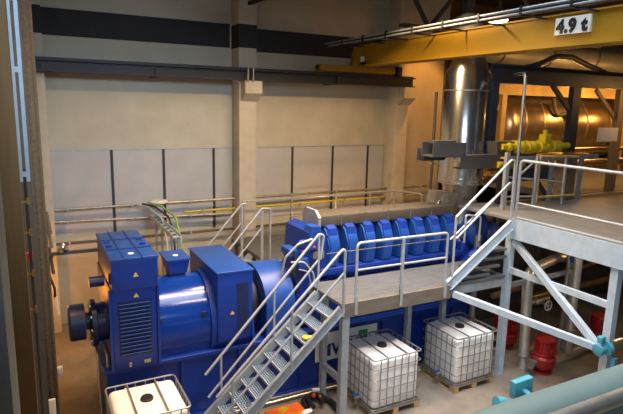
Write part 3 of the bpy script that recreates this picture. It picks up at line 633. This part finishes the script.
pipe([(9.3, 8.5, 1.55), (14.0, 9.0, 1.75)], .07, 'brass-lit horizontal pipe under the platform at mid height', .1, 'tank')
pipe([(10.5, 9.0, 2.75), (16.0, 9.2, 2.7)], .14, 'thick insulated pipe directly under the platform deck', .1, 'silver', flanges=[((12.8, 9.1, 2.72), (1, 0, 0))])
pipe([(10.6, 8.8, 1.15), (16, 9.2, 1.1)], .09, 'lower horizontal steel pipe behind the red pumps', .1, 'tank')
pipe([(14.2, 8.6, 0), (14.2, 8.6, 3.1)], .09, 'far vertical steel pipe under the platform right of the pumps', .1)
pipe([(9.2, 9.0, .0), (9.2, 9.0, 2.9)], .08, 'vertical pipe left behind the platform leg', .1, 'pipe')
o = thing('gate_valve', 'small hand-wheel valve on the vertical pipe under the platform', 'valve', (10.1, 7.7, 1.5))
MB().tube([(10.1 + .11*math.cos(k*math.pi/6), 7.62, 1.5 + .11*math.sin(k*math.pi/6)) for k in range(12)], .014, 6, 0, True).bar((9.99, 7.62, 1.5), (10.21, 7.62, 1.5), .015, .015).bar((10.1, 7.62, 1.39), (10.1, 7.62, 1.61), .015, .015).build('hand_wheel', 'rail', o)
MB().cyl((10.1, 7.62, 1.5), (10.1, 7.85, 1.5), .025).sphere((10.08, 7.9, 1.5), .08).cyl((9.8, 7.9, 1.5), (10.5, 7.95, 1.5), .05).build('valve_body', 'dsteel', o)
o = thing('blue_gauge', 'small blue-faced gauge on the pipe under the platform', 'gauge', (11.2, 7.9, 2.3))
MB().cyl((11.35, 7.95, 2.35), (11.35, 8.06, 2.35), .1).build('gauge_case', 'redblue', o)
MB().lathe((11.35, 7.945, 2.35), (0, 1, 0), [(0, .05), (.006, .05)]).build('dial', 'white', o)
MB().cyl((11.35, 8.0, 2.25), (11.35, 8.38, 2.3), .02).build('stem', 'dsteel', o)
# dark machinery mass behind the pumps
o = thing('pump_cabinet', 'dark steel cabinet in the gloom behind the pipes under the platform', 'cabinet', (14, 10.6, 0))
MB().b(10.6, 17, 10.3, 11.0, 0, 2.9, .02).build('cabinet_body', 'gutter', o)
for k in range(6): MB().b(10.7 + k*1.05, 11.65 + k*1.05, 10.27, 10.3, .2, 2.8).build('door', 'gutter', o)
# ------------------------------------------------------------------ background on the platform
o = thing('pipe_gantry', 'dark blue steel gantry with braced post behind the right platform', 'gantry', (12.8, 9.6, 3.55))
MB().b(9.75, 17.2, 9.5, 9.54, 6.42, 6.70).b(9.75, 17.2, 9.42, 9.62, 6.70, 6.73).b(9.75, 17.2, 9.42, 9.62, 6.40, 6.43).build('beam', 'dbeam', o)
MB().b(12.6, 12.9, 9.45, 9.6, 3.55, 6.40).build('post', 'dbeam', o)
MB().bar((11.85, 9.52, 6.42), (12.72, 9.52, 5.7), .09, .10).build('brace', 'dbeam', o)
MB().b(9.75, 9.95, 9.45, 9.6, 4.71, 6.4).build('hanger', 'dbeam', o)
MB().b(16.9, 17.1, 9.45, 9.6, 3.55, 6.4).build('post', 'dbeam', o)
o = thing('brown_post', 'brown steel post with diagonal brace at the right edge', 'post', (14.75, 9.6, 3.55))
MB().b(14.62, 14.9, 9.5, 9.65, 3.55, 6.4).build('upright', 'umber', o)
MB().bar((13.7, 9.6, 6.36), (14.66, 9.6, 5.6), .07, .1).build('brace', 'umber', o)
tag(MB().b(13.82, 14.66, 9.46, 9.495, 4.98, 5.36, .005).build('notice_board', 'sign'), 'blank white notice board fixed beside the brown post', 'board')
o = thing('ochre_crossbeam', 'bright ochre beam running behind the dark blue gantry', 'beam', (16, 13, 3.55))
MB().b(12.95, 20, 12.6, 12.8, 6.25, 6.62).build('beam', 'ochre', o)
for x in (13.1, 13.55, 19.8): MB().b(x - .1, x + .1, 12.6, 12.75, 3.55, 6.25).build('post', 'ochre', o)
MB().bar((13.15, 12.7, 5.4), (13.5, 12.7, 6.1), .06, .08).build('brace', 'ochre', o)
o = thing('insulated_tank', 'big golden-lit steel-clad horizontal tank behind the gantry', 'tank', (17, 13.8, 3.55))
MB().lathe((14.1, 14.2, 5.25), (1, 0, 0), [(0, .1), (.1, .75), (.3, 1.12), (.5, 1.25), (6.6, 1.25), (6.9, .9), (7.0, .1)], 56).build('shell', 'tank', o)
for x in (15.0, 15.9, 17.0, 18.2, 19.6): MB().lathe((x, 14.2, 5.25), (1, 0, 0), [(0, 1.25), (0, 1.275), (.07, 1.275), (.07, 1.25)], 56).build('strap', 'dsteel', o)
for x in (15.2, 19.2): MB().b(x - .15, x + .15, 13.4, 15.0, 3.55, 4.4).build('saddle', 'gutter', o)
MB().cyl((17.4, 13.6, 6.2), (17.4, 13.4, 6.9), .1).lathe((17.4, 13.4, 6.9), (0, 0, 1), [(0, .18), (.05, .18)]).build('nozzle', 'dsteel', o)
MB().tube([(16.3, 13.0, 6.2), (16.4, 12.9, 5.6), (16.9, 12.9, 5.7), (17.2, 12.9, 5.2), (17.3, 12.9, 4.4)], .07, 10, .2).build('hose', 'gutter', o)
o = thing('ventilation_duct', 'large grey horizontal duct under the roof behind the crane', 'duct', (15.5, 13, 7.2))
MB().lathe((12.2, 13, 7.65), (1, 0, 0), [(0, .3), (.25, .42), (9.4, .42)], 36).build('duct_shell', 'gduct', o)
for x in (13.4, 15.6, 17.9): MB().lathe((x, 13, 7.65), (1, 0, 0), [(0, .42), (0, .45), (.05, .45), (.05, .42)], 36).build('joint_ring', 'gutter', o)
for x in (13.4, 17.9): MB().b(x + .01, x + .04, 12.98, 13.02, 8.09, 10.6).build('hanger', 'gutter', o)
o = thing('dark_pipe_arch', 'dark arched pipe beneath the grey duct', 'pipe', (13.5, 10.4, 6.6))
MB().tube([(11.2, 10.0, 6.80), (11.9, 10.05, 6.95), (12.6, 10.1, 7.2), (13.2, 10.1, 7.22), (14.0, 10.1, 7.02), (14.8, 10.0, 6.80)], .08, 10, .5).build('arch', 'gutter', o)
MB().tube([(9.95, 9.75, 6.80), (17, 9.85, 6.80)], .07, 10).build('straight_run', 'dbeam', o)
# yellow valve train on a grating table
o = thing('grating_table', 'steel grating table holding the yellow valves on the platform', 'table', (11.5, 9.1, 3.55))
MB().b(9.8, 13.0, 8.85, 9.4, 4.66, 4.70).build('tabletop', 'ochre', o)
MB().b(9.8, 13.0, 8.82, 8.85, 4.62, 4.72).build('edge', 'galv', o)
m = MB()
for k in range(16): m.b(11.5 + k*.09, 11.54 + k*.09, 8.86, 9.35, 4.70, 4.74)
m.build('grating', 'brass', o)
for x in (9.85, 11.4, 12.5): MB().b(x - .04, x + .04, 8.9, 8.98, 3.55, 4.66).build('leg', 'galv', o)
MB().b(12.0, 12.35, 8.95, 9.3, 3.55, 4.66).build('pedestal', 'dsteel', o)
MB().b(9.85, 11.5, 8.98, 9.05, 4.15, 4.4).bar((10.9, 9.0, 4.2), (11.4, 9.0, 3.7), .05, .1).build('brace', 'dbeam', o)
o = thing('yellow_valve_train', 'row of bright yellow gas valves and pipe on the grating table', 'valve', (10.9, 9.15, 4.7))
MB().tube([(9.85, 9.15, 4.93), (12.2, 9.15, 4.93)], .075, 14).build('gas_pipe', 'vyel', o)
for x, r in ((10.1, .11), (10.5, .14), (10.9, .14), (11.35, .13), (11.8, .14)): MB().sphere((x, 9.15, 4.92), r, (1.15, 1, 1)).build('valve_body', 'vyel', o)
for x in (10.3, 10.7, 11.12, 11.58): MB().lathe((x - .02, 9.15, 4.92), (1, 0, 0), [(0, .15), (.04, .15)]).build('flange', 'vyel', o)
MB().b(11.2, 11.45, 9.05, 9.25, 4.95, 5.22, .03).cyl((11.32, 9.15, 5.2), (11.32, 9.15, 5.32), .06).build('actuator', 'vyel', o)
tag(MB().tube([(9.7, 9.1, 4.52), (10.6, 9.1, 4.5), (10.6, 9.35, 4.5)], .08, 12, .1).build('yellow_pipe', 'vyel'), 'short yellow pipe under the grating table', 'pipe')
for i, (y, z, x0, x1, r, lb) in enumerate(((9.9, 4.35, 10.2, 16.5, .1, 'upper gold-lit pipe behind the grating table'), (10.2, 4.0, 10.2, 13.0, .12, 'lower gold-lit pipe with downturned end behind the safety gate'), (10.6, 4.65, 10.4, 17.0, .07, 'slim gold-lit pipe above the other two behind the table'))):
    pts = [(x0, y, z), (x1, y, z)] + ([(x1, y - .3, 3.4)] if i == 1 else [])
    pipe(pts, r, lb, .25, 'tank', [((x0 + 1.0, y, z), (1, 0, 0)), ((x0 + 2.1, y, z), (1, 0, 0))], 'gold-lit pipes behind the table')
# ------------------------------------------------------------------ turquoise pipe in the foreground
o = thing('turquoise_pipe', 'thick turquoise pipe crossing the bottom right foreground', 'pipe', (6, 4.2, 2.0))
MB().tube([(3.2, 4.05, 2.02), (11.5, 4.05, 2.02)], .31, 40).build('pipe_shell', 'turq', o)
MB().lathe((8.3, 4.05, 2.02), (1, 0, 0), [(0, .31), (0, .34), (.04, .34), (.04, .31)], 40).build('clamp_band', 'turq', o)
for x in (3.6, 9.8): MB().b(x - .1, x + .1, 3.9, 4.2, 0, 1.75).build('support_post', 'galv', o); MB().b(x - .05, x + .05, 3.15, 3.9, 2.15, 2.235).b(x - .05, x + .05, 3.43, 3.57, 2.235, 2.36).b(x - .05, x + .05, 3.7, 3.9, 1.5, 2.2).build('pipe_bracket', 'galv', o)
MB().tube([(5.38, 4.3, 1.75), (5.38, 4.52, 1.98), (5.22, 4.56, 2.02)], .085, 16, .1).build('drain_elbow', 'turq2', o)
MB().box((5.75, 4.62, 2.09), (.36, .10, .24), Matrix.Rotation(.05, 3, 'Z'), .01).bar((5.72, 4.25, 2.0), (5.74, 4.6, 2.05), .08, .08).build('valve_box', 'turq2', o)
tag(MB().tube([(3.2, 3.5, 2.44), (11, 3.5, 2.44)], .09, 24).build('silver_pipe', 'pipe'), 'shiny silver pipe in front of the turquoise pipe', 'pipe')
tag(MB().tube([(3.2, 3.25, 2.28), (11, 3.25, 2.28)], .045, 20).build('brass_pipe', 'brass'), 'thin brassy pipe at the bottom right corner', 'pipe')
o = thing('turquoise_valve', 'turquoise flanged valve with steel pipe at the meeting of the braces', 'valve', (9.2, 5.35, 1.5))
MB().lathe((8.72, 5.52, 1.62), (1, -.2, .12), [(0, .05), (.02, .11), (.07, .11), (.08, .075), (.18, .075), (.2, .14), (.27, .14)], 28).build('valve_body', 'turq2', o)
MB().tube([(8.98, 5.47, 1.65), (11.5, 5.0, 1.95)], .11, 20).build('pipe_stub', 'tank', o)
MB().b(8.76, 8.88, 5.46, 5.56, 1.75, 1.88, .02).build('bonnet', 'turq2', o)
MB().b(8.95, 9.03, 5.3, 5.38, 0, 1.5).build('support_post', 'turq2', o)
# ------------------------------------------------------------------ lights
def area(name, loc, target, sx, sy, power, col, spread=180):
    l = bpy.data.lights.new(name, 'AREA'); l.shape = 'RECTANGLE'; l.size = sx; l.size_y = sy; l.energy = power; l.color = col; l.spread = math.radians(spread)
    o = bpy.data.objects.new(name, l); C.objects.link(o); o.location = loc
    o.rotation_euler = (V(target) - V(loc)).to_track_quat('-Z', 'Y').to_euler(); return o
def point(name, loc, power, col, r=.15):
    l = bpy.data.lights.new(name, 'POINT'); l.energy = power; l.color = col; l.shadow_soft_size = r
    o = bpy.data.objects.new(name, l); C.objects.link(o); o.location = loc; return o
def spot(name, loc, target, power, col, ang, blend=.3, r=.2):
    l = bpy.data.lights.new(name, 'SPOT'); l.energy = power; l.color = col; l.spot_size = math.radians(ang); l.spot_blend = blend; l.shadow_soft_size = r
    o = bpy.data.objects.new(name, l); C.objects.link(o); o.location = loc
    o.rotation_euler = (V(target) - V(loc)).to_track_quat('-Z', 'Y').to_euler(); return o
WARM = (1.0, .79, .52); SOD = (1.0, .50, .13); COOL = (.68, .84, 1.0)
area('window_daylight', (1.6, -3.6, 8.6), (1.8, 14.8, 3.9), 6, 1.5, 80, (.62, .82, 1.0), 34)
area('side_window_light', (-.2, .3, 6.6), (6, 3.5, 3.2), 6, 3, 340, COOL, 110)
area('skylight', (6.0, 6.4, 10.4), (6.0, 6.4, 0), 6, 5, 430, (.84, .92, 1.0), 85)
area('front_fill_light', (6.0, 4.2, 9.2), (6.8, 8.3, .8), 4, .4, 75, (1.0, .82, .68), 62)  # added warm fill for the container tops
area('added_wall_light', (5.9, 9.5, 8.32), (5.9, 9.5, 0), 3.6, .12, 560, (1.0, .68, .35))  # added warm light under the unseen shade, for the back wall
area('generator_lamp_light', (3.2, 8.0, 8.8), (3.2, 8.0, 0), 5.2, .2, 190, SOD, 100)
point('corner_lamp', (-.1, 13.0, 1.5), 48, (1.0, .34, .03), .05)
spot('column_lamp', (11.9, 12.9, 9.4), (11.9, 14.5, 4.4), 800, (1.0, .40, .07), 56)
point('gallery_lamp', (8.0, 13.3, 2.5), 34, SOD, .04)
for x, y, z, p in ((14.6, 11.2, 6.1, 90), (17.2, 11.6, 6.1, 120), (19.6, 11.6, 6.0, 80), (12.7, 11.2, 5.6, 25)): point('annex_lamp', (x, y, z), p, SOD)
point('pump_lamp', (13.4, 7.0, 3.0), 40, SOD)
point('platform_fill', (15.4, 8.4, 6.3), 70, SOD)  # added sodium fill out of view, for the notice board and brown post
point('pipe_lamp', (10.6, 6.4, 3.0), 26, (1, .85, .65))
w = bpy.data.worlds.new('hall_ambient'); bpy.context.scene.world = w; w.use_nodes = True
w.node_tree.nodes['Background'].inputs[0].default_value = (.62, .76, 1.0, 1); w.node_tree.nodes['Background'].inputs[1].default_value = .05
# ------------------------------------------------------------------ camera
cd = bpy.data.cameras.new('camera'); cam = bpy.data.objects.new('camera', cd); C.objects.link(cam)
cd.sensor_width = 36; cd.lens = 539.0 / 623 * 36; cd.clip_end = 200
y, p, r = .4876, .188, .0225
f = V((math.sin(y)*math.cos(p), math.cos(y)*math.cos(p), -math.sin(p))); rt = V((math.cos(y), -math.sin(y), 0)); up = rt.cross(f)
X = rt*math.cos(r) + up*math.sin(r); Y = -rt*math.sin(r) + up*math.cos(r)
mw = Matrix((X, Y, -f)).transposed().to_4x4(); mw.translation = V((0, 0, 5.81)); cam.matrix_world = mw
sc = bpy.context.scene; sc.camera = cam
sc.view_settings.view_transform = 'Standard'; sc.view_settings.look = 'None'; sc.view_settings.gamma = 1; sc.view_settings.use_curve_mapping = False
sc.view_settings.exposure = 0.0
sc.cycles.use_denoising = True
